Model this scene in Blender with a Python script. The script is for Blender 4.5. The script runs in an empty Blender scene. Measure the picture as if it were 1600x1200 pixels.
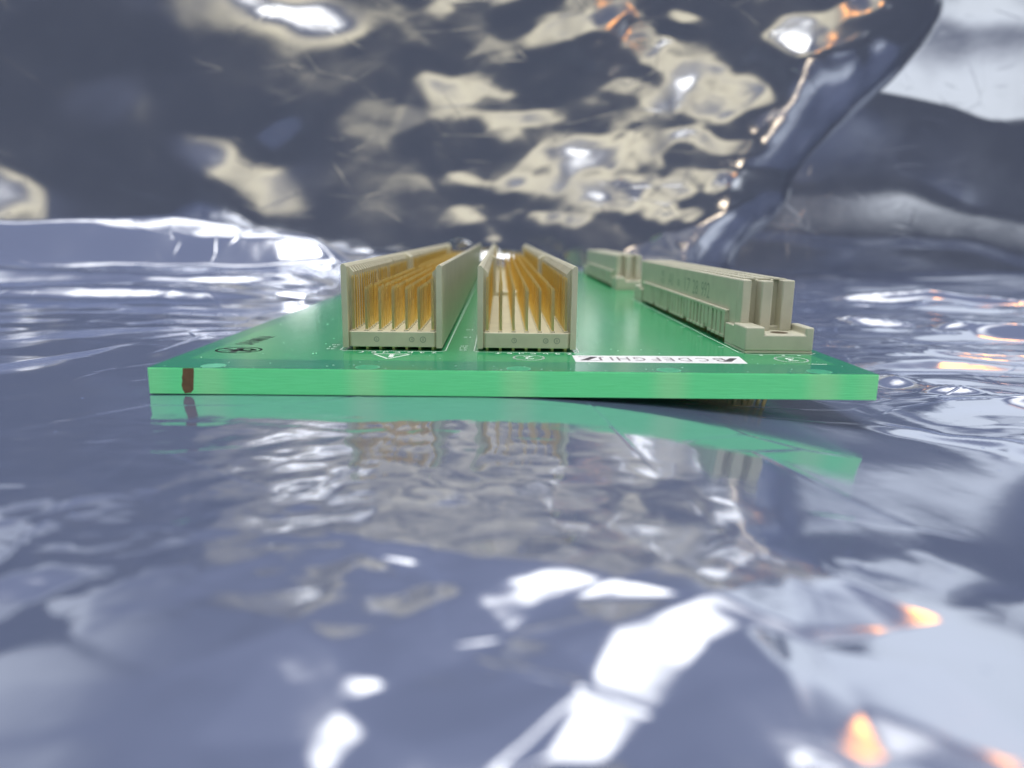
import bpy, bmesh, math, random
import numpy as np
from mathutils import Vector, Matrix

random.seed(7)
MM = 0.001
TH = 3.49                      # board thickness, mm; board underside lies at world z = 0
scene = bpy.context.scene
COL = scene.collection

# ------------------------------------------------------------------ camera
F_PX, PITCH, YAW, ROLL = 1141.86, 0.2035, 0.0181, 0.0132
CAM = Vector((0.0, 0.0, 17.69 + TH))          # mm
fw = Vector((math.sin(YAW) * math.cos(PITCH), math.cos(YAW) * math.cos(PITCH), -math.sin(PITCH)))
rt0 = Vector((math.cos(YAW), -math.sin(YAW), 0.0))
up0 = rt0.cross(fw)
rt = rt0 * math.cos(ROLL) + up0 * math.sin(ROLL)
up = -rt0 * math.sin(ROLL) + up0 * math.cos(ROLL)
cam_data = bpy.data.cameras.new('camera')
cam = bpy.data.objects.new('camera', cam_data)
COL.objects.link(cam)
cam.matrix_world = Matrix(((rt.x, up.x, -fw.x, CAM.x * MM), (rt.y, up.y, -fw.y, CAM.y * MM),
                           (rt.z, up.z, -fw.z, CAM.z * MM), (0, 0, 0, 1)))
cam_data.sensor_width = 36.0
cam_data.lens = 36.0 * F_PX / 1600.0
cam_data.clip_start = 0.002
cam_data.clip_end = 50.0
cam_data.dof.use_dof = True
cam_data.dof.focus_distance = 0.112
cam_data.dof.aperture_fstop = 21.0
scene.camera = cam

# ------------------------------------------------------------------ world, lamps, exposure
world = bpy.data.worlds.new('World')
scene.world = world
world.use_nodes = True
wn = world.node_tree.nodes
wl = world.node_tree.links
bg = wn['Background']
tc = wn.new('ShaderNodeTexCoord')
sp = wn.new('ShaderNodeSeparateXYZ')
mr = wn.new('ShaderNodeMapRange')
mr.interpolation_type = 'SMOOTHSTEP'
mr.inputs['From Min'].default_value = 0.2
mr.inputs['From Max'].default_value = 0.8
mixw = wn.new('ShaderNodeMix')
mixw.data_type = 'RGBA'
mixw.inputs['A'].default_value = (0.085, 0.098, 0.14, 1)
mixw.inputs['B'].default_value = (0.20, 0.225, 0.34, 1)
wl.new(tc.outputs['Generated'], sp.inputs[0])
wl.new(sp.outputs['Z'], mr.inputs['Value'])
wl.new(mr.outputs[0], mixw.inputs['Factor'])
wl.new(mixw.outputs['Result'], bg.inputs['Color'])
bg.inputs['Strength'].default_value = 1.0

LAMPS = {}
def area(name, loc, target, sx, sy, radiance, color, edge=0.5, mottle=0.0):
    """rectangular lamp; its diffuser is brightest in the middle and fades over the outer part 'edge'"""
    l = bpy.data.lights.new(name, 'AREA')
    l.shape = 'RECTANGLE'
    l.size, l.size_y = sx, sy
    l.energy = radiance * math.pi * sx * sy
    l.color = color
    l.use_nodes = True
    nt = l.node_tree
    em = nt.nodes['Emission']
    ge = nt.nodes.new('ShaderNodeNewGeometry')
    se = nt.nodes.new('ShaderNodeSeparateXYZ')
    nt.links.new(ge.outputs['Parametric'], se.inputs[0])
    fac = []
    for ax in ('X', 'Y'):
        a = nt.nodes.new('ShaderNodeMath'); a.operation = 'SUBTRACT'; a.inputs[1].default_value = 0.5
        b = nt.nodes.new('ShaderNodeMath'); b.operation = 'ABSOLUTE'
        c = nt.nodes.new('ShaderNodeMapRange'); c.interpolation_type = 'SMOOTHSTEP'
        c.inputs['From Min'].default_value = 0.5 * (1 - edge); c.inputs['From Max'].default_value = 0.5
        c.inputs['To Min'].default_value = 1.0; c.inputs['To Max'].default_value = 0.0
        nt.links.new(se.outputs[ax], a.inputs[0]); nt.links.new(a.outputs[0], b.inputs[0]); nt.links.new(b.outputs[0], c.inputs['Value'])
        fac.append(c.outputs[0])
    m = nt.nodes.new('ShaderNodeMath'); m.operation = 'MULTIPLY'
    nt.links.new(fac[0], m.inputs[0]); nt.links.new(fac[1], m.inputs[1])
    nt.links.new(m.outputs[0], em.inputs['Strength'])
    o = bpy.data.objects.new(name, l)
    COL.objects.link(o)
    o.location = loc
    o.rotation_euler = (Vector(target) - Vector(loc)).to_track_quat('-Z', 'Y').to_euler()
    LAMPS[name] = Vector(loc) * 1000.0
    return o

area('overhead_lamp', (0.0, 0.10, 1.00), (0, 0.15, 0), 0.70, 0.50, 14.0, (1.0, 0.98, 0.95))
area('ceiling_lamp', (-0.05, -0.45, 0.85), (0, 0.15, 0), 0.60, 0.26, 5.0, (1.0, 0.98, 0.94), 0.8)
area('rear_lamp', (-0.1, 0.70, 0.98), (0, 0.12, 0), 2.20, 0.34, 3.0, (1.0, 0.99, 0.97), 0.9)
area('warm_ceiling', (0.05, -1.10, 0.78), (0, 0.3, 0), 1.80, 0.55, 1.10, (1.0, 0.88, 0.58), 0.9)
area('side_window', (0.62, 0.85, 0.46), (0.1, 0.15, 0), 0.90, 0.50, 0.80, (0.88, 0.94, 1.0), 0.6)
area('left_window', (-0.66, 0.78, 0.42), (0, 0.15, 0), 0.50, 0.40, 0.40, (0.90, 0.95, 1.0), 0.8)
area('front_fill', (1.05, -0.50, 0.62), (0.2, 0.3, 0.1), 0.80, 0.60, 1.1, (0.92, 0.96, 1.0), 0.6)  # added panel out of view, gives pale reflections on the right-hand film and bag
area('amber_lamp', (0.48, -0.50, 0.56), (0, 0.2, 0), 0.09, 0.09, 6.0, (1.0, 0.36, 0.05), 0.8)
area('amber_strip', (0.60, 0.70, 0.62), (0, 0.15, 0), 0.10, 0.10, 9.0, (1.0, 0.36, 0.06), 0.8)
area('low_fill', (0.30, -0.12, 0.035), (0.03, 0.12, 0), 0.16, 0.06, 9.0, (1.0, 0.80, 0.56), 0.8)  # added fill out of view, brightens the solder tails and the board's front edge

vs = scene.view_settings
vs.view_transform = 'Standard'
vs.look = 'None'
vs.exposure = 0.0
vs.gamma = 1.0
vs.use_curve_mapping = False
scene.cycles.use_denoising = True
scene.cycles.max_bounces = 7
scene.cycles.diffuse_bounces = 3
scene.cycles.glossy_bounces = 6

# ------------------------------------------------------------------ materials
def new_mat(name):
    m = bpy.data.materials.new(name)
    m.use_nodes = True
    nt = m.node_tree
    return m, nt, nt.nodes['Principled BSDF'], nt.nodes['Material Output']

def add_noise(nt, scale, detail=4, mapping=None, coord='Object'):
    t = nt.nodes.new('ShaderNodeTexCoord')
    n = nt.nodes.new('ShaderNodeTexNoise')
    n.inputs['Scale'].default_value = scale
    n.inputs['Detail'].default_value = detail
    if mapping:
        mp = nt.nodes.new('ShaderNodeMapping')
        mp.inputs['Scale'].default_value = mapping
        nt.links.new(t.outputs[coord], mp.inputs[0])
        nt.links.new(mp.outputs[0], n.inputs['Vector'])
    else:
        nt.links.new(t.outputs[coord], n.inputs['Vector'])
    return n

def add_bump(nt, bsdf, n, strength, dist):
    b = nt.nodes.new('ShaderNodeBump')
    b.inputs['Strength'].default_value = strength
    b.inputs['Distance'].default_value = dist
    nt.links.new(n.outputs[0], b.inputs['Height'])
    nt.links.new(b.outputs[0], bsdf.inputs['Normal'])
    return b

def vary(nt, bsdf, n, c1, c2, lo=0.35, hi=0.65):
    r = nt.nodes.new('ShaderNodeValToRGB')
    r.color_ramp.elements[0].position = lo
    r.color_ramp.elements[1].position = hi
    r.color_ramp.elements[0].color = (*c1, 1)
    r.color_ramp.elements[1].color = (*c2, 1)
    nt.links.new(n.outputs[0], r.inputs[0])
    nt.links.new(r.outputs[0], bsdf.inputs['Base Color'])
    return r

def plain(name, col, rough=0.5, metal=0.0, var=0.06, nscale=400, bump=0.0):
    m, nt, b, o = new_mat(name)
    n = add_noise(nt, nscale)
    vary(nt, b, n, [c * (1 - var) for c in col], [min(1, c * (1 + var)) for c in col])
    b.inputs['Roughness'].default_value = rough
    b.inputs['Metallic'].default_value = metal
    if bump:
        add_bump(nt, b, n, bump, 0.0002)
    return m

def film_material(name, tint, haze_col, haze, rough):
    m, nt, b, o = new_mat(name)
    N, Lk = nt.nodes, nt.links
    b.inputs['Metallic'].default_value = 1.0
    b.inputs['Base Color'].default_value = (*tint, 1)
    t = N.new('ShaderNodeTexCoord')
    # uneven gloss
    n0 = add_noise(nt, 35, 4)
    r0 = N.new('ShaderNodeMapRange')
    r0.inputs['From Min'].default_value = 0.3; r0.inputs['From Max'].default_value = 0.7
    r0.inputs['To Min'].default_value = rough * 0.6; r0.inputs['To Max'].default_value = rough * 1.5
    Lk.new(n0.outputs[0], r0.inputs['Value']); Lk.new(r0.outputs[0], b.inputs['Roughness'])
    # hair creases and scratches: thin straight lines, broken up by noise
    lines = []
    for sc, th, mp_s in ((26, 0.010, (1, 0.45, 1)), (60, 0.018, (0.5, 1, 1))):
        mp = N.new('ShaderNodeMapping'); mp.inputs['Scale'].default_value = mp_s; mp.inputs['Rotation'].default_value = (0.3, 0.2, 0.5)
        vo = N.new('ShaderNodeTexVoronoi'); vo.feature = 'DISTANCE_TO_EDGE'; vo.inputs['Scale'].default_value = sc
        Lk.new(t.outputs['Object'], mp.inputs[0]); Lk.new(mp.outputs[0], vo.inputs['Vector'])
        mrg = N.new('ShaderNodeMapRange'); mrg.interpolation_type = 'SMOOTHSTEP'
        mrg.inputs['From Min'].default_value = 0.0; mrg.inputs['From Max'].default_value = th
        mrg.inputs['To Min'].default_value = 1.0; mrg.inputs['To Max'].default_value = 0.0
        Lk.new(vo.outputs['Distance'], mrg.inputs['Value'])
        nm = add_noise(nt, sc * 0.7, 2)
        mk_ = N.new('ShaderNodeMapRange'); mk_.inputs['From Min'].default_value = 0.50; mk_.inputs['From Max'].default_value = 0.66
        Lk.new(nm.outputs[0], mk_.inputs['Value'])
        mu = N.new('ShaderNodeMath'); mu.operation = 'MULTIPLY'
        Lk.new(mrg.outputs[0], mu.inputs[0]); Lk.new(mk_.outputs[0], mu.inputs[1])
        lines.append(mu.outputs[0])
    ad = N.new('ShaderNodeMath'); ad.operation = 'MAXIMUM'
    Lk.new(lines[0], ad.inputs[0]); Lk.new(lines[1], ad.inputs[1])
    n1 = add_noise(nt, 160, 3)
    bp = add_bump(nt, b, n1, 0.06, 0.0006)
    b2 = N.new('ShaderNodeBump'); b2.inputs['Strength'].default_value = 0.12; b2.inputs['Distance'].default_value = 0.0006
    Lk.new(ad.outputs[0], b2.inputs['Height']); Lk.new(bp.outputs[0], b2.inputs['Normal']); Lk.new(b2.outputs[0], b.inputs['Normal'])
    # dust specks
    vd = N.new('ShaderNodeTexVoronoi'); vd.inputs['Scale'].default_value = 210
    Lk.new(t.outputs['Object'], vd.inputs['Vector'])
    md = N.new('ShaderNodeMapRange'); md.inputs['From Min'].default_value = 0.03; md.inputs['From Max'].default_value = 0.06
    md.inputs['To Min'].default_value = 1.0; md.inputs['To Max'].default_value = 0.0
    Lk.new(vd.outputs['Distance'], md.inputs['Value'])
    d = N.new('ShaderNodeBsdfDiffuse')
    d.inputs['Color'].default_value = (*haze_col, 1)
    fa = N.new('ShaderNodeMath'); fa.operation = 'MULTIPLY_ADD'; fa.inputs[1].default_value = 0.18; fa.inputs[2].default_value = haze
    Lk.new(ad.outputs[0], fa.inputs[0])
    fb = N.new('ShaderNodeMath'); fb.operation = 'MULTIPLY_ADD'; fb.inputs[1].default_value = 0.35; fb.use_clamp = True
    Lk.new(md.outputs[0], fb.inputs[0]); Lk.new(fa.outputs[0], fb.inputs[2])
    mx = N.new('ShaderNodeMixShader')
    Lk.new(fb.outputs[0], mx.inputs[0])
    Lk.new(b.outputs[0], mx.inputs[1]); Lk.new(d.outputs[0], mx.inputs[2])
    Lk.new(mx.outputs[0], o.inputs['Surface'])
    return m

M = {}
M['film'] = film_material('film_floor', (0.84, 0.86, 0.89), (0.20, 0.25, 0.42), 0.26, 0.09)
M['bag'] = film_material('film_bag', (0.72, 0.74, 0.77), (0.17, 0.19, 0.25), 0.20, 0.13)

# cream moulded plastic
M['cream'] = plain('cream_plastic', (0.62, 0.60, 0.44), 0.40, 0, 0.05, 300, 0.05)
M['cream'].node_tree.nodes['Principled BSDF'].inputs['Subsurface Weight'].default_value = 0.0
M['grey_cream'] = plain('grey_cream_plastic', (0.59, 0.58, 0.45), 0.42, 0, 0.05, 300, 0.05)
M['gold'] = plain('gold_plating', (1.0, 0.77, 0.30), 0.33, 1.0, 0.06, 900)
M['tin'] = plain('tinned_tail', (0.95, 0.74, 0.40), 0.42, 1.0, 0.06, 900)  # tin colour warmed and lightened to stand in for amber light under the board
M['white_ink'] = plain('white_ink', (0.78, 0.86, 0.80), 0.5, 0, 0.08, 1500)
M['black_ink'] = plain('black_ink', (0.02, 0.045, 0.035), 0.45, 0, 0.15, 1500)
M['grey_ink'] = plain('grey_print', (0.33, 0.36, 0.27), 0.5, 0, 0.1, 1500)
M['label'] = plain('white_label', (0.86, 0.86, 0.86), 0.5, 0, 0.02, 500)
M['label_ink'] = plain('label_ink', (0.06, 0.05, 0.06), 0.5, 0, 0.1, 500)
M['strip_ink'] = plain('strip_ink', (0.22, 0.19, 0.20), 0.5, 0, 0.1, 500)
M['brown'] = plain('bare_copper_mark', (0.15, 0.085, 0.035), 0.55, 0, 0.15, 900)
M['hole'] = plain('dark_recess', (0.10, 0.07, 0.04), 0.6)

# glass-epoxy edge: layered; bright base and paler patches paint in light passing through, by discs and ends
def laminate_mat():
    m, nt, b, o = new_mat('laminate_edge')
    n = add_noise(nt, 260, 6, mapping=(1.0, 1.0, 16.0))
    r = vary(nt, b, n, (0.15, 0.91, 0.34), (0.18, 0.96, 0.39), 0.3, 0.7)
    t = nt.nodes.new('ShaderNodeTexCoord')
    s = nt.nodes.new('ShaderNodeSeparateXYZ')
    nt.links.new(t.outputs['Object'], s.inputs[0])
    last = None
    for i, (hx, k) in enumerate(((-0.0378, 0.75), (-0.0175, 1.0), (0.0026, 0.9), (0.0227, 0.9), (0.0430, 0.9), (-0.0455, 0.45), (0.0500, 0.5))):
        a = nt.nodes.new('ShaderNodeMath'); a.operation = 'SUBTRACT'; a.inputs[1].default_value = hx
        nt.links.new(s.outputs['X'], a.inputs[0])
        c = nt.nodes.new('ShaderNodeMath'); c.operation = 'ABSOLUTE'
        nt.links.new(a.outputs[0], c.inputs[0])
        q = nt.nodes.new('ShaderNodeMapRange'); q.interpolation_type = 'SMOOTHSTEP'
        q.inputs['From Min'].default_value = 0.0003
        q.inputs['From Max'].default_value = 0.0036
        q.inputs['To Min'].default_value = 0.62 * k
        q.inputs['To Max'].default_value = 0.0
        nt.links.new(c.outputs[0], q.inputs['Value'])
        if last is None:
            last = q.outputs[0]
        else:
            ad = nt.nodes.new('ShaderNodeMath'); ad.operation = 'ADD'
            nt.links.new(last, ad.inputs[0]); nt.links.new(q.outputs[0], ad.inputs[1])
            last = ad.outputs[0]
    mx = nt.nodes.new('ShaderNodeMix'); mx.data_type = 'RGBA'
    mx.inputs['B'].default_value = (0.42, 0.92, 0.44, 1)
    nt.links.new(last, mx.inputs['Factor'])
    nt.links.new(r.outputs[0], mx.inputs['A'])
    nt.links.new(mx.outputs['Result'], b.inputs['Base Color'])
    b.inputs['Roughness'].default_value = 0.5
    add_bump(nt, b, n, 0.3, 0.0004)
    return m
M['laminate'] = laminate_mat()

def mask_mat(name, c1, c2):
    m, nt, b, o = new_mat(name)
    n = add_noise(nt, 55, 4)
    vary(nt, b, n, c1, c2, 0.3, 0.7)
    b.inputs['Roughness'].default_value = 0.16
    b.inputs['Specular IOR Level'].default_value = 0.5
    n2 = add_noise(nt, 900, 2)
    add_bump(nt, b, n2, 0.05, 0.0003)
    return m
M['mask'] = mask_mat('solder_mask', (0.036, 0.34, 0.135), (0.048, 0.40, 0.165))
M['mask_clear'] = mask_mat('solder_mask_border', (0.013, 0.25, 0.13), (0.017, 0.28, 0.145))
M['disc'] = plain('drilled_disc', (0.12, 0.50, 0.30), 0.4, 0, 0.1, 1200)
M['disc_ring'] = plain('disc_ring', (0.035, 0.36, 0.18), 0.35, 0, 0.15, 1200)

# ------------------------------------------------------------------ mesh helpers (millimetres in, metres out)
class MB:
    def __init__(self):
        self.v, self.f = [], []
    def box(self, x0, x1, y0, y1, z0, z1):
        b = len(self.v)
        self.v += [(x0, y0, z0), (x1, y0, z0), (x1, y1, z0), (x0, y1, z0), (x0, y0, z1), (x1, y0, z1), (x1, y1, z1), (x0, y1, z1)]
        self.f += [tuple(b + i for i in q) for q in ((3, 2, 1, 0), (4, 5, 6, 7), (0, 1, 5, 4), (1, 2, 6, 5), (2, 3, 7, 6), (3, 0, 4, 7))]
        return self
    def prism_y(self, poly, y0, y1):          # poly: (x, z) counter-clockwise seen from -y
        b, n = len(self.v), len(poly)
        self.v += [(x, y0, z) for x, z in poly] + [(x, y1, z) for x, z in poly]
        self.f.append(tuple(b + i for i in range(n)))
        self.f.append(tuple(b + n + i for i in reversed(range(n))))
        for i in range(n):
            j = (i + 1) % n
            self.f.append((b + i, b + n + i, b + n + j, b + j))
        return self
    def prism_z(self, poly, z0, z1):          # poly: (x, y) counter-clockwise seen from +z
        b, n = len(self.v), len(poly)
        self.v += [(x, y, z0) for x, y in poly] + [(x, y, z1) for x, y in poly]
        self.f.append(tuple(b + i for i in reversed(range(n))))
        self.f.append(tuple(b + n + i for i in range(n)))
        for i in range(n):
            j = (i + 1) % n
            self.f.append((b + i, b + j, b + n + j, b + n + i))
        return self
    def pin(self, x, y, z0, z1, w=0.2, tip=0.7):
        b = len(self.v)
        for z, k in ((z0, w), (z1 - tip, w), (z1, w * 0.6)):
            self.v += [(x - k, y - k, z), (x + k, y - k, z), (x + k, y + k, z), (x - k, y + k, z)]
        for s in (0, 4):
            for i in range(4):
                j = (i + 1) % 4
                self.f.append((b + s + i, b + s + j, b + s + 4 + j, b + s + 4 + i))
        self.f.append((b + 3, b + 2, b + 1, b)); self.f.append((b + 8, b + 9, b + 10, b + 11))
        return self
    def line(self, pts, w, z0, z1, closed=False):   # flat printed stroke, mitred loosely
        n = len(pts)
        for i in range(n if closed else n - 1):
            a = Vector(pts[i]); c = Vector(pts[(i + 1) % n])
            d = (c - a).normalized(); q = Vector((-d.y, d.x)) * w / 2
            e = d * w * 0.35
            self.prism_z([tuple(a - e - q), tuple(c + e - q), tuple(c + e + q), tuple(a - e + q)], z0, z1)
        return self
    def mesh(self, name, mat, origin=(0, 0, 0)):
        me = bpy.data.meshes.new(name)
        me.from_pydata([((x - origin[0]) * MM, (y - origin[1]) * MM, (z - origin[2]) * MM) for x, y, z in self.v], [], self.f)
        me.materials.append(mat)
        me.update()
        return me

ROOT = (0.0, 94.1, -TH)          # board frame origin in "board top" millimetres
def link(name, me, parent=None, loc=(0, 0, 0)):
    o = bpy.data.objects.new(name, me)
    COL.objects.link(o)
    o.location = loc
    if parent:
        o.parent = parent
    return o
def part(name, mb, mat, parent, bevel=0.0, seg=2):
    o = link(name, mb.mesh(name, mat, ROOT), parent)
    if bevel:
        b = o.modifiers.new('edge', 'BEVEL')
        b.width = bevel * MM
        b.segments = seg
        b.limit_method = 'ANGLE'
        b.angle_limit = math.radians(40)
        b.use_clamp_overlap = True
        b.harden_normals = False
    return o
def tag(o, label=None, cat=None, group=None, kind=None):
    if label: o['label'] = label
    if cat: o['category'] = cat
    if group: o['group'] = group
    if kind: o['kind'] = kind
    return o

_text_cache = {}
def text_mesh(txt):
    if txt not in _text_cache:
        c = bpy.data.curves.new('t', 'FONT')
        c.body = txt
        c.resolution_u = 2
        c.extrude = 0.0
        c.offset = 0.022 if txt == 'SANMINA' else 0.0
        o = bpy.data.objects.new('t', c)
        COL.objects.link(o)
        dg = bpy.context.evaluated_depsgraph_get()
        me = bpy.data.meshes.new_from_object(o.evaluated_get(dg))
        vs_ = [tuple(v.co) for v in me.vertices]
        fs = [tuple(p.vertices) for p in me.polygons]
        bpy.data.objects.remove(o); bpy.data.curves.remove(c); bpy.data.meshes.remove(me)
        _text_cache[txt] = (vs_, fs)
    return _text_cache[txt]
def lettering(name, txt, mat, parent, o, ux, uy, sx, sy):
    """flat print: o origin (mm), ux / uy unit directions of writing and of letter height, text centred on o"""
    vs_, fs = text_mesh(txt)
    xs = [v[0] for v in vs_]; ys = [v[1] for v in vs_]
    w = max(xs) - min(xs); h = max(ys) - min(ys)
    cx, cy = (max(xs) + min(xs)) / 2, (max(ys) + min(ys)) / 2
    mb = MB()
    O, U, V = Vector(o), Vector(ux), Vector(uy)
    for v in vs_:
        mb.v.append(tuple(O + U * ((v[0] - cx) / w * sx) + V * ((v[1] - cy) / h * sy)))
    mb.f = fs
    return part(name, mb, mat, parent)

# ------------------------------------------------------------------ film surfaces
def lat(ix, iy, seed):
    h = (ix.astype(np.int64) * 374761393 + iy.astype(np.int64) * 668265263 + seed * 2147483647) & 0xFFFFFFFF
    h = ((h ^ (h >> 13)) * 1274126177) & 0xFFFFFFFF
    h = h ^ (h >> 16)
    return (h & 0xFFFFFF) / float(0xFFFFFF) * 2 - 1
def vnoise(x, y, seed):
    ix, iy = np.floor(x), np.floor(y)
    fx, fy = x - ix, y - iy
    ux = fx ** 3 * (fx * (fx * 6 - 15) + 10); uy = fy ** 3 * (fy * (fy * 6 - 15) + 10)
    a, b = lat(ix, iy, seed), lat(ix + 1, iy, seed)
    c, d = lat(ix, iy + 1, seed), lat(ix + 1, iy + 1, seed)
    return (a * (1 - ux) + b * ux) * (1 - uy) + (c * (1 - ux) + d * ux) * uy
def fbm(x, y, seed, octs=3, gain=0.5):
    s, a = 0, 1.0
    for k in range(octs):
        c, sn = math.cos(0.6 + k), math.sin(0.6 + k)
        s = s + a * vnoise((x * c - y * sn) * 2 ** k, (x * sn + y * c) * 2 ** k, seed + k)
        a *= gain
    return s
def tri(t, soft=0.03):
    q = np.abs(t - np.floor(t) - 0.5)
    return np.sqrt(q * q + soft * soft)
def crumple(x, y, lam, seed, n=4, warp=0.35):
    """faceted crease field: folded planes along a few warped directions"""
    rs = np.random.RandomState(seed)
    h = 0
    for k in range(n):
        th = rs.uniform(0, math.pi); l = lam * rs.uniform(0.7, 1.5)
        wv = warp * fbm(x / lam * 0.6, y / lam * 0.6, seed + 31 * k, 2)
        h = h + l * tri((x * math.cos(th) + y * math.sin(th)) / l + rs.rand() + wv) * rs.choice([-1, 1])
    return h / n
def sstep(a, b, x):
    t = np.clip((x - a) / (b - a), 0, 1)
    return t * t * (3 - 2 * t)

def ray(px, py):
    return fw + rt * ((px - 800) / F_PX) - up * ((py - 600) / F_PX)
def at_z(px, py, z):
    d = ray(px, py); return CAM + d * ((z - CAM.z) / d.z)
def at_y(px, py, y):
    d = ray(px, py); return CAM + d * (y / d.y)

def grid_mesh(name, X, Y, Z, mat):
    ny, nx = X.shape
    me = bpy.data.meshes.new(name)
    co = np.stack([X, Y, Z], -1).reshape(-1, 3) * MM
    idx = np.arange(nx * ny).reshape(ny, nx)
    q = np.stack([idx[:-1, :-1], idx[:-1, 1:], idx[1:, 1:], idx[1:, :-1]], -1).reshape(-1, 4)
    me.vertices.add(len(co)); me.vertices.foreach_set('co', co.ravel())
    me.loops.add(q.size); me.loops.foreach_set('vertex_index', q.ravel().astype(np.int32))
    me.polygons.add(len(q)); me.polygons.foreach_set('loop_start', np.arange(0, q.size, 4, dtype=np.int32))
    me.polygons.foreach_set('use_smooth', np.ones(len(q), dtype=bool))
    me.materials.append(mat)
    me.update(calc_edges=True)
    return me

CL, WC, SW, LW, AM, RL, AS = 'ceiling_lamp', 'warm_ceiling', 'side_window', 'left_window', 'amber_lamp', 'rear_lamp', 'amber_strip'
CREASE_PTS = (   # where creases of the sheet meet in front of the board (image points)
    (-300, 770), (100, 775), (400, 765), (700, 770), (1000, 775), (1300, 765), (1600, 775), (1900, 770),
    (-300, 950), (-300, 1100), (1900, 900), (1900, 1050), (-300, 1250), (1900, 1250), (-300, 1500), (100, 1500), (330, 1500), (500, 1500), (660, 1500), (700, 1500), (880, 1500), (1150, 1500), (1400, 1500), (1900, 1500),
    (570, 1290), (760, 1240), (690, 1260), (420, 1240), (340, 1280), (1040, 1260), (1160, 1290), (600, 1010), (540, 1080), (960, 1010), (870, 1030), (740, 1100), (880, 960),
    (1128, 978), (1068, 1062), (1036, 1112), (1088, 972), (1005, 1036), (925, 1078), (815, 1190), (975, 1205), (452, 1030), (455, 1090), (470, 1180), (518, 1040), (556, 1112), (580, 1165), (1160, 1010), (1100, 1030),
    (466, 1012), (470, 1055), (488, 1170), (500, 1240), (500, 1050), (535, 1125), (552, 1175), (600, 1245), (640, 1330), (510, 1330), (1112, 966), (945, 1085), (840, 1195), (1015, 1088), (945, 1195), (740, 1330), (870, 1330),
    (800, 1006), (735, 955), (770, 965), (868, 918), (842, 968), (575, 900), (672, 888), (640, 913), (600, 884),
    (-80, 958), (150, 921), (20, 922), (60, 952), (1218, 928), (1246, 898), (1425, 972), (1405, 1002), (1300, 930), (1490, 985),
    (1195, 992), (1262, 1030), (1205, 1012), (1250, 1008), (1226, 1078), (1258, 1083), (1266, 1205), (1232, 1210), (1342, 1128), (1392, 1205), (1338, 1235),
    (905, 842), (872, 838), (890, 858), (1010, 878), (300, 940), (250, 1080), (390, 1100), (300, 1190), (415, 1060), (130, 1020), (40, 1090), (130, 1190), (700, 1060), (620, 1090), (650, 1190), (760, 1160),
    (1120, 1080), (1110, 1190), (1150, 850), (1290, 820), (1310, 860), (1270, 880), (1470, 880), (1560, 960), (1450, 1060), (1560, 1120), (1480, 1180), (1600, 1220), (500, 860), (250, 850), (60, 860), (680, 830), (1420, 830),
)
CREASE_TILT = (   # image ellipse (centre, radii, turn) and what that facet mirrors
    (500, 1110, 34, 160, -12, RL, 16.0), (775, 1110, 75, 70, 0, None, 9.0), (400, 1090, 60, 90, 0, None, 6.0), (640, 1120, 60, 90, 0, None, 6.0), (970, 1100, 40, 200, 42, RL, 13.0), (768, 978, 24, 20, 30, RL, 14.0), (838, 958, 24, 46, 35, RL, 14.0), (622, 898, 50, 14, 0, RL),
    (40, 938, 110, 16, -8, RL), (1330, 955, 110, 20, 16, RL), (1230, 1010, 34, 18, 25, RL), (1232, 912, 14, 18, 0, AS, 15.0), (1420, 980, 60, 12, 16, AS, 15.0), (1245, 1145, 18, 66, 0, AS, 15.0), (1360, 1180, 28, 56, -20, AS, 15.0),
    (889, 847, 18, 10, 0, RL), (1285, 852, 26, 26, 0, RL), (1060, 925, 16, 60, -48, RL),
)
RIDGES = (   # ends in the image, half width in mm at each end, slope of the flanks, level
    ((1260, 470), (2000, 500), 7, 9, .5, -2), ((1250, 505), (2000, 560), 5, 6, .45, -3), ((1320, 590), (2000, 700), 4, 5, .32, -4), ((1380, 560), (2000, 600), 3, 4, .35, -4), ((1390, 660), (1900, 760), 3, 4, .22, -4),
)
TERRACES = (   # the sheet climbs in creased steps behind the board, on the left: ends, height mm, flank slope, level
    ((-700, 474), (640, 486), 3.5, .55, -2), ((-700, 444), (640, 454), 4.5, .57, 0), ((-700, 416), (760, 430), 11.0, .60, 3), ((-700, 384), (820, 396), 8.0, .63, 12),
)
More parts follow.
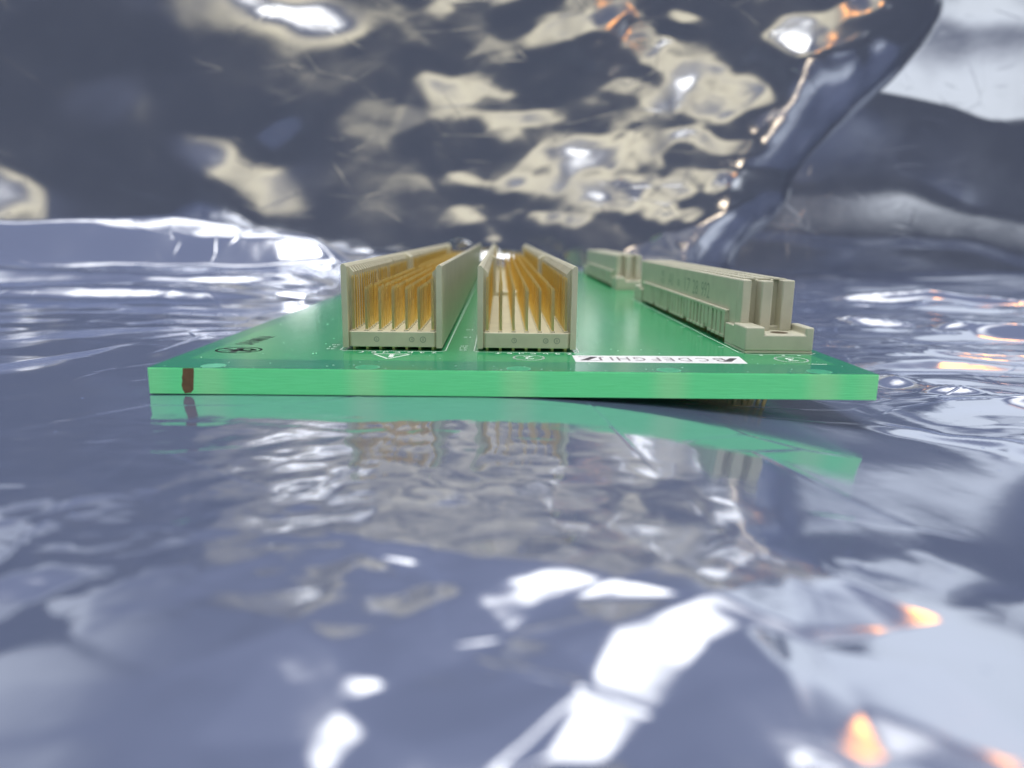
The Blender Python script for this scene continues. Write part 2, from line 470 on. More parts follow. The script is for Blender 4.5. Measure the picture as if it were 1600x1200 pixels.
BAG_TILT = (   # image ellipse (centre, radii, turn) and what that part of the bag mirrors
    (110, 120, 60, 60, 0, WC, .62), (250, 200, 70, 40, 30, WC, .66), (330, 80, 40, 90, 10, WC, .6), (560, 190, 44, 80, 0, WC, .66), (480, 110, 36, 90, 0, WC, .58), (80, 250, 60, 30, 0, WC, .64),
    (620, 330, 70, 36, 0, WC, .8), (200, 40, 60, 36, 0, WC, .58), (400, 300, 60, 30, 0, WC, .6), (760, 90, 40, 80, 0, WC, .66), (20, 20, 60, 60, 0, WC, .55), (1110, 300, 50, 60, 0, WC, .62), (1250, 330, 60, 40, 0, WC, .6),
    (430, 15, 50, 36, 0, CL), (540, 30, 50, 22, 20, WC), (700, 150, 30, 70, 15, WC), (700, 180, 20, 28, 0, CL), (620, 250, 34, 40, 0, WC), 
    (830, 180, 110, 34, 6, WC), (900, 238, 36, 14, -12, CL), (985, 210, 44, 120, 0, WC), (950, 340, 60, 60, 0, WC), (925, 315, 18, 22, 0, CL),
    (1060, 340, 44, 80, -15, WC), (1150, 160, 110, 70, -35, WC), (1200, 50, 40, 34, 0, CL), (1085, 140, 20, 20, 0, CL),
    (1345, 180, 36, 20, -20, CL), (1430, 90, 26, 90, 20, WC), (1300, 232, 110, 26, -16, WC), (1390, 130, 20, 40, 10, CL),
    (940, 35, 22, 46, 0, AM), (1010, 80, 16, 44, 0, AM), (1325, 15, 36, 36, 0, AM), (385, 280, 22, 36, 0, AM), (1190, 310, 18, 16, 0, AM), (35, 295, 46, 22, 0, CL),

)

def tin(pts, target, reg=0.02):
    """creased sheet: flat triangular facets over pts, vertex heights solved so that each facet takes its target slope"""
    from mathutils.geometry import delaunay_2d_cdt
    vo, eo, fo = delaunay_2d_cdt([Vector(p) for p in pts], [], [], 0, 1e-4)[:3]
    P = np.array([(v.x, v.y) for v in vo]); rows, rhs = [], []
    n = len(P)
    for f in fo:
        a, b, c = P[list(f)]
        D = np.array([b - a, c - a]); det = np.linalg.det(D)
        if abs(det) < 1e-6: continue
        Di = np.linalg.inv(D)                       # gradient = Di @ (hb-ha, hc-ha)
        ctr = (a + b + c) / 3
        gx, gy, wt = target(ctr)
        wt = wt * math.sqrt(abs(det) / 2)
        for r, gv in ((0, gx), (1, gy)):
            row = np.zeros(n); row[f[1]] += Di[r, 0]; row[f[2]] += Di[r, 1]; row[f[0]] -= Di[r, 0] + Di[r, 1]
            rows.append(row * wt); rhs.append(gv * wt)
    A = np.array(rows + [*(np.eye(n) * reg)]); B = np.array(rhs + [0.0] * n)
    h = np.linalg.lstsq(A, B, rcond=None)[0]
    return P, fo, h
def tin_eval(T_, GX, GY):
    P, fo, h = T_
    out = np.zeros_like(GX)
    for f in fo:
        a, b, c = P[list(f)]
        lo, hi = P[list(f)].min(0), P[list(f)].max(0)
        m = np.nonzero((GX >= lo[0]) & (GX <= hi[0]) & (GY >= lo[1]) & (GY <= hi[1]))
        if len(m[0]) == 0: continue
        x, y = GX[m], GY[m]
        det = (b[1] - c[1]) * (a[0] - c[0]) + (c[0] - b[0]) * (a[1] - c[1])
        if abs(det) < 1e-9: continue
        l1 = ((b[1] - c[1]) * (x - c[0]) + (c[0] - b[0]) * (y - c[1])) / det
        l2 = ((c[1] - a[1]) * (x - c[0]) + (a[0] - c[0]) * (y - c[1])) / det
        l3 = 1 - l1 - l2
        k = (l1 >= -1e-9) & (l2 >= -1e-9) & (l3 >= -1e-9)
        out[m[0][k], m[1][k]] = (l1 * h[f[0]] + l2 * h[f[1]] + l3 * h[f[2]])[k]
    return out
def blur(H, r, n=2):
    for _ in range(n):
        for ax in (0, 1):
            Pd = np.pad(H, [(r, r) if k == ax else (0, 0) for k in (0, 1)], mode='edge')
            c = np.cumsum(np.insert(Pd, 0, 0, axis=ax), axis=ax)
            H = (np.take(c, range(2 * r + 1, c.shape[ax]), ax) - np.take(c, range(0, c.shape[ax] - 2 * r - 1), ax)) / (2 * r + 1)
    return H
def in_ell(px, py, e):
    cx, cy, rx, ry, an = e[:5]
    a = math.radians(an); dx, dy = px - cx, py - cy
    u = (dx * math.cos(a) + dy * math.sin(a)) / rx; v = (-dx * math.sin(a) + dy * math.cos(a)) / ry
    return u * u + v * v < 1
def to_px(P):
    d = Vector(P) - CAM
    k = d.dot(fw)
    return 800 + F_PX * d.dot(rt) / k, 600 - F_PX * d.dot(up) / k

# --- floor film
fine = np.arange(-42, 42.01, 0.25)
mid = np.arange(42.65, 130.01, 0.7)
g = 0.7 * 1.045 ** np.arange(1, 90); g = np.cumsum(np.minimum(g, 8))
xa = np.concatenate([-(mid[-1] + g)[::-1], -mid[::-1], fine, mid, mid[-1] + g])
g2 = np.cumsum(np.minimum(0.6 * 1.012 ** np.arange(1, 380), 1.6))
g3 = np.cumsum(np.minimum(0.6 * 1.06 ** np.arange(1, 50), 8))
ya_ = np.concatenate([10 - g3[::-1], np.arange(10, 18, 0.6), np.arange(18, 60, 0.22), np.arange(60, 110.01, 0.5), 110 + g2[g2 < 520]])
X, Y = np.meshgrid(xa, ya_)

def floor_base(X, Y):
    dip = 0.03 + 4.6 * sstep(-12, 62, X) ** 1.8 * (1 - 0.35 * sstep(100, 200, Y))
    h = -dip
    h = h - 1.0 * sstep(88, 30, Y)                         # sags a little towards the camera
    rise = sstep(200, 420, Y)
    h = h + rise * (9 - 4 * sstep(-70, 10, X) - 6 * sstep(50, 110, X))
    side = sstep(70, 160, np.abs(X))
    under = sstep(-66, -48, X) * (1 - sstep(52, 70, X)) * sstep(48, 76, Y) * (1 - sstep(350, 380, Y))
    amp = 1 - under
    h = h + 2.0 * side * fbm(X / 90, Y / 70, 5, 1) * amp
    # flat facets meeting in straight creases
    h = h + amp * (0.075 * crumple(X, Y, 36, 203, 4, 0.25) + 0.025 * crumple(X, Y, 11, 217, 4, 0.3))
    h = h + amp * sstep(40, 60, Y) * 0.25 * fbm(X / 50, Y / 36, 11, 1)
    # shallow waves just before the board bend its mirror image
    h = h - 0.07 * (1.2 + fbm(X / 24, Y / 30, 17, 2)) * sstep(60, 75, Y) * sstep(100, 92, Y)
    # fine crinkles on the left front
    rip = sstep(25, -10, X) * sstep(36, 46, Y) * sstep(88, 76, Y)
    h = h + rip * (0.05 * fbm(X / 6, Y / 3.5, 23, 3, 0.5) + 0.05 * crumple(X, Y * 1.5, 7, 231, 4, 0.5))
    back = sstep(130, 200, Y) * amp
    h = h + back * (0.5 * fbm(X / 130, Y / 40, 51, 1) + 0.10 * crumple(X * .35, Y, 14, 241, 3, 0.4))
    rgt = sstep(55, 80, X) * sstep(70, 90, Y) * (1 - sstep(300, 380, Y))
    h = h + rgt * (0.30 * crumple((X + Y * .6) * .25, Y + X * .12, 13, 251, 4, 0.5))
    return h
H = floor_base(X, Y)

def lamp_dir(lamp, P):
    return (LAMPS[lamp] - P).normalized()
def floor_ridge(H, pa, pb, wa, wb, slope, z):
    """a creased fold: straight flanks, narrow rounded crest"""
    A, B = at_z(*pa, z), at_z(*pb, z)
    ax = Vector((B.x - A.x, B.y - A.y)); ln = ax.length; ax /= ln
    u = ((X - A.x) * ax.x + (Y - A.y) * ax.y) / ln
    c = -(X - A.x) * ax.y + (Y - A.y) * ax.x
    sd = int(abs(pa[0] * 7 + pa[1]))
    w = (wa + (wb - wa) * np.clip(u, 0, 1)) * (1 + 0.35 * fbm(u * 5, u * 0, sd + 3, 2))
    c = c + 1.2 * w * fbm(u * 3.0, u * 0, sd, 2) * 0.7
    d = np.sqrt(c * c + (0.12 * w) ** 2)
    x_ = (w - d) / (0.15 * w)
    prof = 0.15 * w * np.log1p(np.exp(np.clip(x_, -30, 30)))
    ends = sstep(-0.12, 0.2, u) * (1 - sstep(0.8, 1.12, u))
    return H + slope * prof * ends

def floor_step(H, pa, pb, hgt, slope, z):
    A, B = at_z(*pa, z), at_z(*pb, z)
    ax = Vector((B.x - A.x, B.y - A.y)); ln = ax.length; ax /= ln
    u = ((X - A.x) * ax.x + (Y - A.y) * ax.y) / ln
    c = -(X - A.x) * ax.y + (Y - A.y) * ax.x
    sd = int(abs(pa[0] * 7 + pa[1]))
    c = c + 9 * fbm(u * 5.0, u * 0, sd, 1) + 0.4 * fbm(u * 26.0, c / 20, sd + 9, 1)
    hh = hgt * (1 + 0.5 * fbm(u * 4, u * 0, sd + 4, 2))
    t = c * slope
    e = 0.35                                    # crease radius
    prof = e * (np.log1p(np.exp(np.clip(t / e, -40, 40))) - np.log1p(np.exp(np.clip((t - hh) / e, -40, 40))))
    return H + prof * sstep(-0.1, 0.1, u) * (1 - sstep(0.72, 1.0, u))
for f in TERRACES:
    H = floor_step(H, *f)
for f in RIDGES:
    H = floor_ridge(H, *f)
# creased facets in front of the board
ZF = -2.2
rsf = np.random.RandomState(12)
def front_target(c):
    smp = floor_base(np.array([c[0] + 3, c[0] - 3, c[0], c[0]]), np.array([c[1], c[1], c[1] + 3, c[1] - 3]))
    bx_, by_ = (smp[0] - smp[1]) / 6, (smp[2] - smp[3]) / 6
    P = Vector((c[0], c[1], ZF)); px, py = to_px(P)
    for e in CREASE_TILT:
        if in_ell(px, py, e):
            wt = e[6] if len(e) > 6 else 7.0
            if e[5] is None: return -bx_, -.06 - by_, wt
            v = (P - CAM).normalized()
            best = None
            for dx in (np.linspace(-800, 800, 17) if e[5] == RL else (0.0,)):      # the rear lamp is a long strip
                n = ((LAMPS[e[5]] + Vector((dx, 0, 0)) - P).normalized() - v).normalized()
                g_ = (-n.x / n.z, -n.y / n.z)
                if best is None or abs(g_[0]) < abs(best[0]): best = g_
            return best[0] - bx_, best[1] * 1.05 - by_, wt
    return rsf.uniform(-.06, .06), rsf.uniform(-.06, .015), 2.6
TF = tin([tuple(at_z(x, y, ZF))[:2] for x, y in CREASE_PTS], front_target)
tw = (Y < 58) & (Y > 8) & (np.abs(X) < 130)
jj = np.nonzero(tw.any(0))[0]; ii = np.nonzero(tw.any(1))[0]
sl = (slice(ii[0], ii[-1] + 1), slice(jj[0], jj[-1] + 1))
HF = blur(tin_eval(TF, X[sl], Y[sl]), 1, 1)
wy = sstep(8, 12, Y[sl]) * sstep(58, 43, Y[sl]) * sstep(90, 60, np.abs(X[sl]))
H[sl] = H[sl] + HF * wy
# nothing of the film may rise into the board
inb = sstep(-60, -47, X) * (1 - sstep(51.5, 54, X)) * sstep(90.5, 93, Y) * (1 - sstep(357, 362, Y))
H = np.where(inb > 0, np.minimum(H, -0.02 + (1 - inb) * 8), H)
near = sstep(-85, -50, X) * (1 - sstep(60, 85, X)) * sstep(80, 92, Y) * (1 - sstep(356, 400, Y))
H = H - np.maximum(H, 0) * near * (inb == 0)
film = link('film_sheet', grid_mesh('film_sheet', X, Y, H, M['film']))
tag(film, kind='structure')

# --- upright crumpled bag behind the board
zb = np.concatenate([np.arange(-6, 190, 1.25), 190 + np.cumsum(np.full(10, 2.0))])
tb = np.linspace(0, 1, 460)
def bag_edge(z):          # right silhouette of the bag
    return 150 + 32 * sstep(0, 50, z) + 78 * sstep(45, 150, z) + 25 * sstep(150, 300, z)
T, Zb = np.meshgrid(tb, zb)
Xl = -420
Xb = Xl + (bag_edge(Zb) - Xl) * T
def bag_base(Xb, Zb):
    W = 430 + 0.02 * Zb - 45 * sstep(70, 180, Xb) * sstep(130, -5, Zb) - 45 * sstep(60, 210, Xb)
    W = W + 4 * fbm(Xb / 150, Zb / 110, 71, 1)
    act = 0.25 + 0.75 * sstep(-60, 20, Xb)
    W = W + act * (1.3 * fbm(Xb / 55, Zb / 70, 81, 1) + 0.10 * crumple(Xb, Zb, 30, 311, 4, 0.6) + 0.10 * fbm(Xb / 11, Zb / 13, 95, 2))
    return W
rsb = np.random.RandomState(5)
bpts = []
for _ in range(9000):                                 # crease points, closer together where the bag is most crumpled
    q = (rsb.uniform(-420, 290), rsb.uniform(-6, 212))
    dmin = 19 if q[0] < -80 else 12.5
    if all((q[0] - b[0]) ** 2 + (0.62 * (q[1] - b[1])) ** 2 > dmin ** 2 for b in bpts): bpts.append(q)
bpts += [(-150, 140), (-115, 142), (-132, 168), (-160, 160), (-105, 160), (-132, 150)]
bpts += [(91, z) for z in range(0, 210, 26)] + [(x, z) for x in range(-420, 300, 60) for z in (-8, 216)] + [(-425, z) for z in range(20, 210, 40)] + [(295, z) for z in range(20, 210, 40)]
def bag_target(c):
    smp = bag_base(np.array([c[0], c[0] + 6, c[0] - 6, c[0], c[0]]), np.array([c[1], c[1], c[1], c[1] + 6, c[1] - 6]))
    bx_, bz_ = (smp[1] - smp[2]) / 12, (smp[3] - smp[4]) / 12
    P = Vector((c[0], smp[0], c[1])); px, py = to_px(P)
    for e in BAG_TILT:
        q = 0.72 if e[5] == WC else 1.0
        if in_ell(px, py, (e[0], e[1], e[2] * q, e[3] * q, e[4])):
            v = (P - CAM).normalized(); n = (lamp_dir(e[5], P) - v).normalized()
            kk = e[6] if len(e) > 6 else 1.0
            return n.x / -n.y * .9 * kk - bx_, n.z / -n.y * kk - bz_, 8.0 if e[5] in (CL, AM) else 3.2
    k = 0.5 if px < 650 else 1.0
    return rsb.uniform(-.25, .25) * k - .5 * bx_, (rsb.uniform(-.02, .06) if c[1] < 45 else rsb.uniform(-.17, .02) if px > 650 else rsb.uniform(-.13, .07)) - bz_, 1.3
TB = tin_eval(tin(bpts, bag_target), Xb, Zb)
soft = sstep(-30, -100, Xb)                            # the left part billows more softly
Wb = bag_base(Xb, Zb) + blur(TB, 2, 1) * (1 - soft) + blur(TB, 4, 2) * soft
edge = bag_edge(Zb)
curl = np.clip((Xb - (edge - 75)) / 75, 0, 1) ** 1.3
Wb = Wb + 95 * (1 - np.sqrt(np.clip(1 - curl ** 2, 0, 1)))
bag = link('antistatic_bag', grid_mesh('antistatic_bag', Xb, Wb, Zb, M['bag']))
tag(bag, 'large crumpled silvery grey antistatic bag standing upright behind the circuit board', 'bag')

# --- second film hanging behind, seen right of the bag
xw = np.arange(-520, 520.1, 2.5); zw = np.arange(-6, 205, 1.5)
Xw, Zw = np.meshgrid(xw, zw)
Zs = Zw + 9 * fbm(Xw / 90, Zw / 60, 133, 2) + 0.12 * (Xw - 380)
prof = -0.12 + 0.26 * sstep(104, 116, Zs) - 0.14 * sstep(170, 200, Zs) + 0.25 * sstep(12, 18, Zs) * (1 - sstep(38, 52, Zs)) + 0.16 * (1 - sstep(4, 12, Zs))
Ww = 560 + np.cumsum(prof, axis=0) * 1.5 + 3 * fbm(Xw / 110, Zw / 70, 131, 1)
wall = link('film_backdrop', grid_mesh('film_backdrop', Xw, Ww, Zw, M['bag']))
tag(wall, kind='structure')

# ------------------------------------------------------------------ circuit board
board = bpy.data.objects.new('circuit_board', None)
COL.objects.link(board)
board.location = (0, ROOT[1] * MM, 0)
board.empty_display_size = 0.02
tag(board, 'green circuit board with two gold pin headers and two cream socket connectors lying on film', 'circuit board')
XL, XR, YF, YB = -45.73, 50.28, 94.1, 356.0

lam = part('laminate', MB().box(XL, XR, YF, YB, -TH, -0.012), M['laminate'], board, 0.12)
# solder mask skins on top and underneath
border = MB()
bx0, bx1, by0 = XL + 2.6, XR - 2.6, YF + 7.1
border.box(XL + .06, XR - .06, YF + .06, by0, -0.02, 0.0)
border.box(XL + .06, bx0, by0, YB - .06, -0.02, 0.0).box(bx1, XR - .06, by0, YB - .06, -0.02, 0.0)
part('border_mask', border, M['mask_clear'], board)
part('solder_mask', MB().box(bx0 + .01, bx1 - .01, by0 + .01, YB - .06, -0.02, 0.004), M['mask'], board)
part('underside_mask', MB().box(XL + .1, XR - .1, YF + .1, YB - .1, -TH - 0.006, -TH + .05), M['mask'], board)
# brown mark on the front edge
mk = MB()
mk.f.append(tuple(range(12)))
outl = [(-41.15, -0.05), (-41.2, -0.8), (-41.35, -1.3), (-41.3, -1.7), (-41.45, -2.3), (-41.35, -2.9), (-41.1, -3.4), (-40.3, -3.3), (-39.95, -2.9), (-39.85, -1.8), (-39.75, -0.9), (-39.7, -0.03)]
mk.v = [(x, YF - 0.004, z) for x, z in outl]
tag(part('edge_mark', mk, M['brown'], lam), 'dark brown stroke down the pale green front edge')
# drilled discs along the front edge
def disc(mb, cx, cy, r0, r1, z, n=28):
    b = len(mb.v)
    for i in range(n):
        a = 2 * math.pi * i / n
        mb.v.append((cx + r1 * math.cos(a), cy + r1 * math.sin(a), z))
    if r0 <= 0:
        mb.f.append(tuple(range(b, b + n)))
    else:
        for i in range(n):
            a = 2 * math.pi * i / n
            mb.v.append((cx + r0 * math.cos(a), cy + r0 * math.sin(a), z))
        for i in range(n):
            j = (i + 1) % n
            mb.f.append((b + i, b + j, b + n + j, b + n + i))
    return mb
for k, hx in enumerate((-37.8, -17.5, 2.6, 22.7, 43.0)):
    d = part('drilled_disc', disc(MB(), hx, YF + 1.75, 0, 1.62, 0.004), M['disc'] if k == 0 else M['disc_ring'], lam)
    part('disc_rim', disc(MB(), hx, YF + 1.75, 1.45, 1.62, 0.008), M['disc'], lam)

INK0, INK1 = 0.006, 0.012
def ring_pts(cx, cy, rx, ry, n=32):
    return [(cx + rx * math.cos(2 * math.pi * i / n), cy + ry * math.sin(2 * math.pi * i / n)) for i in range(n)]
DXN, DYN = (-1, 0, 0), (0, -1, 0)          # print is read from the far side
HX = (-16.19, 4.13)                        # header centre lines
YH = 111.17                                # first pin row
for k, hx in enumerate(HX):
    x0, x1, y0 = hx - 8.0, hx + 8.0, YH - 1.75
    part('silkscreen_outline', MB().line([(x0, 338), (x0, y0 + .9), (x0 + .9, y0), (x1 - .9, y0), (x1, y0 + .9), (x1, 338)], 0.16, INK0, INK1), M['white_ink'], board)
    for i, ch in enumerate('fedcbaz'):
        lettering('silkscreen_letter', ch, M['white_ink'], board, (hx - 4.4 + i * 1.8, YH - 2.75, INK1), DXN, DYN, 0.8, 1.15)
    for i, num in enumerate(('22', '21', '20', '15', '10')):
        lettering('silkscreen_number', num, M['white_ink'], board, (hx - 9.7, YH + (0, 2, 4, 14, 24)[i], INK1), DXN, DYN, 1.25, 0.9)
part('triangle_mark', MB().line([(-18.6, 106.9), (-13.1, 106.8), (-15.85, 102.6)], 0.32, INK0, INK1, True), M['white_ink'], board)
lettering('mark_number', '1', M['white_ink'], board, (-15.7, 105.2, INK1), DXN, DYN, 0.7, 2.3)
part('circle_mark', MB().line(ring_pts(4.3, 104.75, 2.2, 2.2), 0.30, INK0, INK1, True), M['white_ink'], board)
lettering('mark_number', '2', M['white_ink'], board, (4.3, 104.75, INK1), DXN, DYN, 1.5, 2.5)
part('circle_mark', MB().line(ring_pts(43.0, 105.5, 2.3, 2.4), 0.30, INK0, INK1, True), M['white_ink'], board)
lettering('mark_number', '3', M['white_ink'], board, (43.0, 105.5, INK1), DXN, DYN, 1.5, 2.6)
part('silkscreen_outline', MB().line([(37.2, 206), (37.2, 111.6), (38.6, 110.0), (47.6, 110.0), (49.0, 111.4)], 0.16, INK0, INK1), M['white_ink'], board)
for lx in (39.6, 43.0, 45.4):
    part('silkscreen_tick', MB().box(lx, lx + .5, 109.0, 109.5, INK0, INK1), M['white_ink'], board)
for i in range(7):
    part('silkscreen_tick', MB().box(35.6, 36.5, 117 + i * 12.7, 117.25 + i * 12.7, INK0, INK1), M['white_ink'], board)
part('silkscreen_tick', MB().box(44.4, 46.6, 101.5, 101.75, INK0, INK1), M['white_ink'], board)
# white letter strip
strip = part('letter_strip', MB().prism_z([(10.8, 101.4), (35.2, 101.4), (35.9, 107.6), (10.8, 107.0)], INK0, 0.03), M['label'], board)
strip['label'] = 'white strip printed with a row of upside-down letters'
SL = [(32.0, 'B', 1.9), (29.6, 'C', 2.0), (26.9, 'D', 2.1), (24.6, 'E', 1.6), (22.7, 'F', 1.5), (20.4, 'G', 2.0), (18.0, 'H', 2.0), (16.3, 'I', .35), (14.9, 'J', 1.0)]
for x, ch, w in SL:
    lettering('strip_letter', ch, M['strip_ink'], strip, (x, 104.35, 0.034), DXN, DYN, w * 0.85, 2.9)
def bold_glyph(cx, flip):
    mb = MB()
    mb.prism_z([(cx - 1.5, 102.8), (cx - .3, 102.8), (cx + 1.5, 105.9), (cx + .4, 105.9)], 0.031, 0.036)
    mb.line([(cx - 1.4, 105.85), (cx + 1.2, 105.85)] if flip else [(cx - 1.3, 105.6), (cx - .2, 103.9)], 0.18, 0.031, 0.0355)
    if flip: mb.line([(cx - 1.2, 102.85), (cx + 1.4, 102.85)], 0.18, 0.031, 0.0355)
    return part('strip_letter', mb, M['label_ink'], strip)
bold_glyph(13.0, True); bold_glyph(34.0 - .4, False)
# dark maker's marks at the left corner
lg = MB().line(ring_pts(-39.05, 109.0, 3.25, 2.7, 40), 0.36, INK0, INK1, True)
logo = part('round_logo', lg, M['black_ink'], board)
gl = MB()
gl.line([(-41.6, 110.3), (-39.3, 108.6), (-41.4, 107.6)], 0.6, INK0, INK1).line([(-39.3, 110.6), (-39.3, 107.0)], 1.0, INK0, INK1)
gl.line(ring_pts(-38.0, 109.4, 0.9, 0.8, 14), 0.55, INK0, INK1, True).line([(-38.6, 108.2), (-36.9, 107.6)], 0.55, INK0, INK1).line([(-37.0, 109.9), (-36.5, 108.9), (-37.1, 108.0)], 0.35, INK0, INK1)
part('logo_glyph', gl, M['black_ink'], board)
lettering('maker_lettering', 'SANMINA', M['black_ink'], board, (-39.75, 119.2, INK1), (0.10, 0.995, 0), (-0.995, 0.10, 0), 9.8, 3.0)

# ------------------------------------------------------------------ pin headers
HB, HW, HZ, HI = 2.87, 12.95, 11.18, 9.59
def pin_mesh(h):
    return MB().pin(0, 0, 0.0, h, 0.19, 0.42).mesh('pin', M['gold'])
PIN_IN, PIN_OUT = pin_mesh(HI), pin_mesh(HZ)
MODULES = [(22, False), (25, True), (19, False), (22, False), (25, True)]
rest = MB()
for hx in HX:
    y = YH - 1.0
    for mi, (rows, key) in enumerate(MODULES):
        ln = rows * 2.0
        y0, y1 = y + 0.06, y + ln - 0.06
        if mi == 0: y0 = y - 0.15
        body = MB()
        # floor with chamfered foot
        c = 0.7 if mi == 0 else 0.1
        body.prism_z([(hx - 6.9 + c, y0), (hx + 6.9 - c, y0), (hx + 6.9, y0 + c), (hx + 6.9, y1), (hx - 6.9, y1), (hx - 6.9, y0 + c)], 0.55, HB)
        head = part('pin_header', body, M['cream'], board, 0.10)
        for s in (-1, 1):
            P = [(hx + s * 7.5, 0.42), (hx + s * 7.5, HW - .25), (hx + s * 7.3, HW), (hx + s * 7.0, HW), (hx + s * 6.62, HW - .42), (hx + s * 6.62, 0.42)]
            if s < 0: P = P[::-1]
            part('side_wall', MB().prism_y(P[::-1], y0 - (0.0 if mi else .12), y1), M['cream'], head, 0.07)
            teeth = MB()
            for r in range(rows):
                ty = y + 2 * r + 1.0
                for a, b in ((-1.0, -0.42), (0.42, 1.0)):
                    t0, t1 = max(ty + a, y0 + .8), min(ty + b, y1 - .02)
                    if t1 <= t0: continue
                    T_ = [(hx + s * 6.63, HB - .2), (hx + s * 6.63, HW - .46), (hx + s * 5.95, HW - 1.25), (hx + s * 5.95, HB - .2)]
                    if s < 0: T_ = T_[::-1]
                    teeth.prism_y(T_[::-1], t0, t1)
            part('wall_ribs', teeth, M['cream'], head)
            if key:
                K = [(hx + s * 6.64, HB - .1), (hx + s * 6.64, HW - .35), (hx + s * 6.2, HW - .4), (hx + s * 5.1, HW - 1.1), (hx + s * 5.1, HB - .1)]
                if s < 0: K = K[::-1]
                part('key_post', MB().prism_y(K[::-1], y + 22.2, y + 27.8), M['cream'], head, 0.08)
        fl = MB()
        for r in range(rows):
            ty = y + 2 * r + 1.0
            for cidx in range(7):
                px_ = hx - 6 + 2 * cidx
                fl.box(px_ - .34, px_ + .34, max(ty - .6, y0 + .02), ty + .6, HB - .05, HB + .22)
        part('floor_bosses', fl, M['cream'], head)
        if key:
            part('key_block', MB().box(hx - 4.9, hx + 4.9, y + 22.4, y + 27.6, HB - .05, HB + 1.0), M['cream'], head, 0.1)
        if mi == 0:
            for kx, r in ((-2.4 if hx < 0 else -1.9, .42), (2.9, .42), (4.6, .48)):
                t = MB()
                n = 18
                b = 0
                for rr in (r, r - .13):
                    for i in range(n):
                        t.v.append((hx + kx + rr * math.cos(2 * math.pi * i / n), y0 - .012, 1.72 + rr * math.sin(2 * math.pi * i / n)))
                for i in range(n):
                    j = (i + 1) % n
                    t.f.append((i, j, n + j, n + i))
                part('mould_mark', t, M['grey_ink'], head)
                lettering('mould_digit', {-2.4: '6', -1.9: '9', 2.9: '4', 4.6: '8'}[kx], M['grey_ink'], head, (hx + kx, y0 - .014, 1.72), (1, 0, 0), (0, 0, 1), .28, .45)
        for r in range(rows):
            if key and 11 <= r <= 13: continue
            py = y + 2 * r + 1.0
            for cidx in range(7):
                px_ = hx - 6 + 2 * cidx
                outer = cidx in (0, 6)
                if mi == 0 and r < 21:
                    o = link('pin', PIN_OUT if outer else PIN_IN, head, ((px_ - ROOT[0]) * MM, (py - ROOT[1]) * MM, TH * MM))
                    o.rotation_euler = (random.gauss(0, .006), random.gauss(0, .006), random.gauss(0, .06))
                else:
                    rest.pin(px_ + random.gauss(0, .02), py + random.gauss(0, .02), 0, HZ if outer else HI, 0.19, 0.42)
        y += ln
tag(part('pin_field', rest, M['gold'], board), kind='stuff')

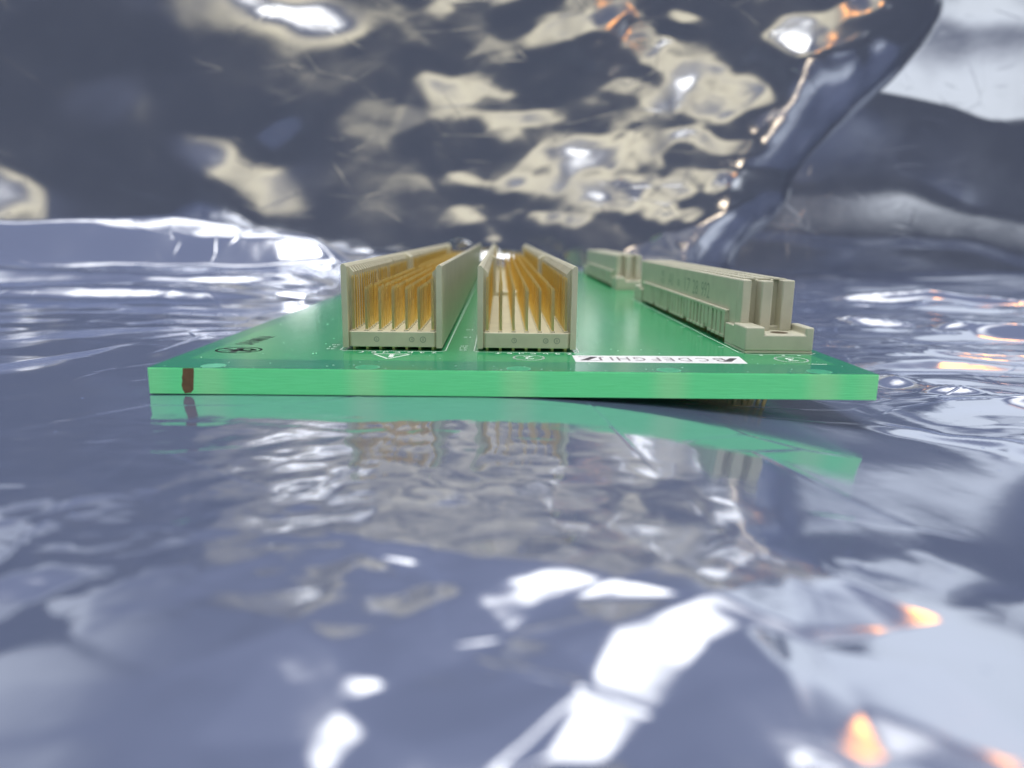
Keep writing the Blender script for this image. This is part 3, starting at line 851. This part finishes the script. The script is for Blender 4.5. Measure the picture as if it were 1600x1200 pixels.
# ------------------------------------------------------------------ socket connectors
SX0, SX1 = 37.7, 48.3
def socket(y0, full=True):
    L = 95.0
    y1 = y0 + L
    b0, b1 = y0 + 5.2, y1 - 5.2                        # housing ends
    hx0, hx1 = SX0 + .75, SX1 - 1.55
    body = MB().box(hx0, hx1, b0 + 2.4, b1 - 2.4, 2.0, 10.95)
    sock = part('socket_connector', body, M['grey_cream'], board, 0.25)
    # ribs that form the two keyed slots at each end
    w = hx1 - hx0
    for e, (ya0, ya1) in enumerate(((b0, b0 + 2.5), (b1 - 2.5, b1))):
        for (f0, f1, ext) in ((0.0, .17, 0), (.36, .57, .35), (.77, 1.0, 0)):
            q0, q1 = (ya0 - ext, ya1) if e == 0 else (ya0, ya1 + ext)
            part('end_rib', MB().box(hx0 + w * f0, hx0 + w * f1, q0, q1, 2.9, 10.95 - (.0 if ext == 0 else .12)), M['grey_cream'], sock, 0.2)
    # mounting flanges with a recessed screw seat
    for e in (0, 1):
        def yy(a, b):
            return (y0 + a, y0 + b) if e == 0 else (y1 - b, y1 - a)
        fl = MB()
        a, b = yy(0, 6.2)
        cr = [(SX0, a), (SX1, a), (SX1, yy(0, 10.5)[1]), (SX0, yy(0, 10.5)[1])] if e == 0 else [(SX0, yy(0, 10.5)[0]), (SX1, yy(0, 10.5)[0]), (SX1, b), (SX0, b)]
        fl.prism_y([(SX0, .40), (SX1, .40), (SX1, 4.1), (SX1 - 1.35, 4.1), (SX1 - 1.35, 2.95), (SX0 + 3.0, 2.95), (SX0 + 3.0, 4.1), (SX0, 4.1)], a, b)
        c0, c1 = yy(6.0, 10.5)
        part('flange_heel', MB().box(SX0 + .02, SX1 - .02, c0, c1, 0.42, 3.6), M['grey_cream'], sock, 0.12)
        flange = part('mounting_flange', fl, M['grey_cream'], sock, 0.28, 3)
        part('flange_foot', MB().prism_z([(x * .992 + .34, y_) for x, y_ in cr], 0.04, 0.39), M['grey_cream'], sock, 0.05)
        a, b = yy(0, 6.2)
        cyy = (yy(1.0, 4.6)[0] + yy(1.0, 4.6)[1]) / 2
        part('screw_hole', disc(MB(), SX0 + 6.2, cyy, 0, 1.35, 2.958), M['hole'], sock)
    # ribbed skirt along both long sides
    for side in (0, 1):
        sx_a, sx_b = (SX0 + .02, SX0 + .78) if side == 0 else (SX1 - 1.6, SX1 - .1)
        core = MB().box(sx_a + .35, sx_b, b0 + 6.0, b1 - 6.0, 1.25, 5.45)
        part('skirt', core, M['grey_cream'], sock, 0.08)
        part('skirt_ledge', MB().box(sx_a, sx_b, b0 + 6.0, b1 - 6.0, 5.1, 5.62), M['grey_cream'], sock, 0.1)
        n = int((b1 - b0 - 12) / 2.54)
        rs = random.Random(4)
        for i in range(n):
            ry = b0 + 6.1 + i * 2.54
            wdt = rs.choice((1.2, 1.5, 1.75, 1.9))
            low = 2.0 if i % 6 == 4 else 1.2
            part('skirt_rib', MB().box(sx_a + .04, sx_a + .5, ry, ry + wdt, low, 5.15), M['grey_cream'], sock)
            if i % 6 != 4:
                part('skirt_foot', MB().box(sx_a - .06, sx_a + .5, ry - .1, ry + 2.0, 0.95, 1.4), M['grey_cream'], sock)
    # rows of contact cells on the mating face
    cells, tails = MB(), MB()
    for r in range(32):
        cy = y0 + L / 2 + (r - 15.5) * 2.54
        for k in range(3):
            cx = (hx0 + hx1) / 2 + (k - 1) * 2.45
            cells.box(cx - .95, cx + .95, cy - .95, cy + .95, 10.9, 11.12)
            tails.pin(cx, cy, -TH - 2.4, 0.8, 0.25, 0.3)
    tag(part('contact_cells', cells, M['grey_cream'], sock, 0.0), kind='stuff')
    tag(part('solder_tails', tails, M['tin'], sock), kind='stuff')
    return sock, hx0
for k, y0 in enumerate((110.6, 238.5)):
    s, hx0 = socket(y0)
    if k == 0:
        for txt, yc, zc_, wy, hz in (('E', 173, 8.9, 3.0, 1.2), ('o', 173.5, 7.2, 3.2, 1.2), ('AI', 165.5, 8.0, 4.2, 2.8), ('8', 158.0, 7.7, 2.2, 1.5), ('17', 150.5, 7.8, 4.2, 2.8), ('28', 144.2, 7.8, 4.0, 2.8), ('992', 137.0, 7.8, 5.6, 2.9)):
            lettering('side_print', txt, M['grey_ink'], s, (hx0 - .012, yc, zc_), (0, -1, 0), (0, 0, 1), wy, hz)

# ------------------------------------------------------------------ dust on the board
dust = MB()
rd = random.Random(3)
for _ in range(150):
    x, y = rd.uniform(XL + 1, XR - 1), YF + 0.5 + 70 * rd.random() ** 2
    if any(abs(x - h_) < 8.2 for h_ in HX) and y > YH - 2 or x > 36.5 and y > 109 or 10 < x < 36.5 and 100.8 < y < 108: continue
    r = rd.choice((.05, .06, .08, .11))
    a = rd.uniform(0, 3.14)
    dust.prism_z([(x + r * rd.uniform(.5, 1.4) * math.cos(a + k * 1.5708), y + r * rd.uniform(.5, 1.4) * math.sin(a + k * 1.5708)) for k in range(4)], 0.003, 0.03)
tag(part('dust_specks', dust, M['white_ink'], board), kind='stuff')
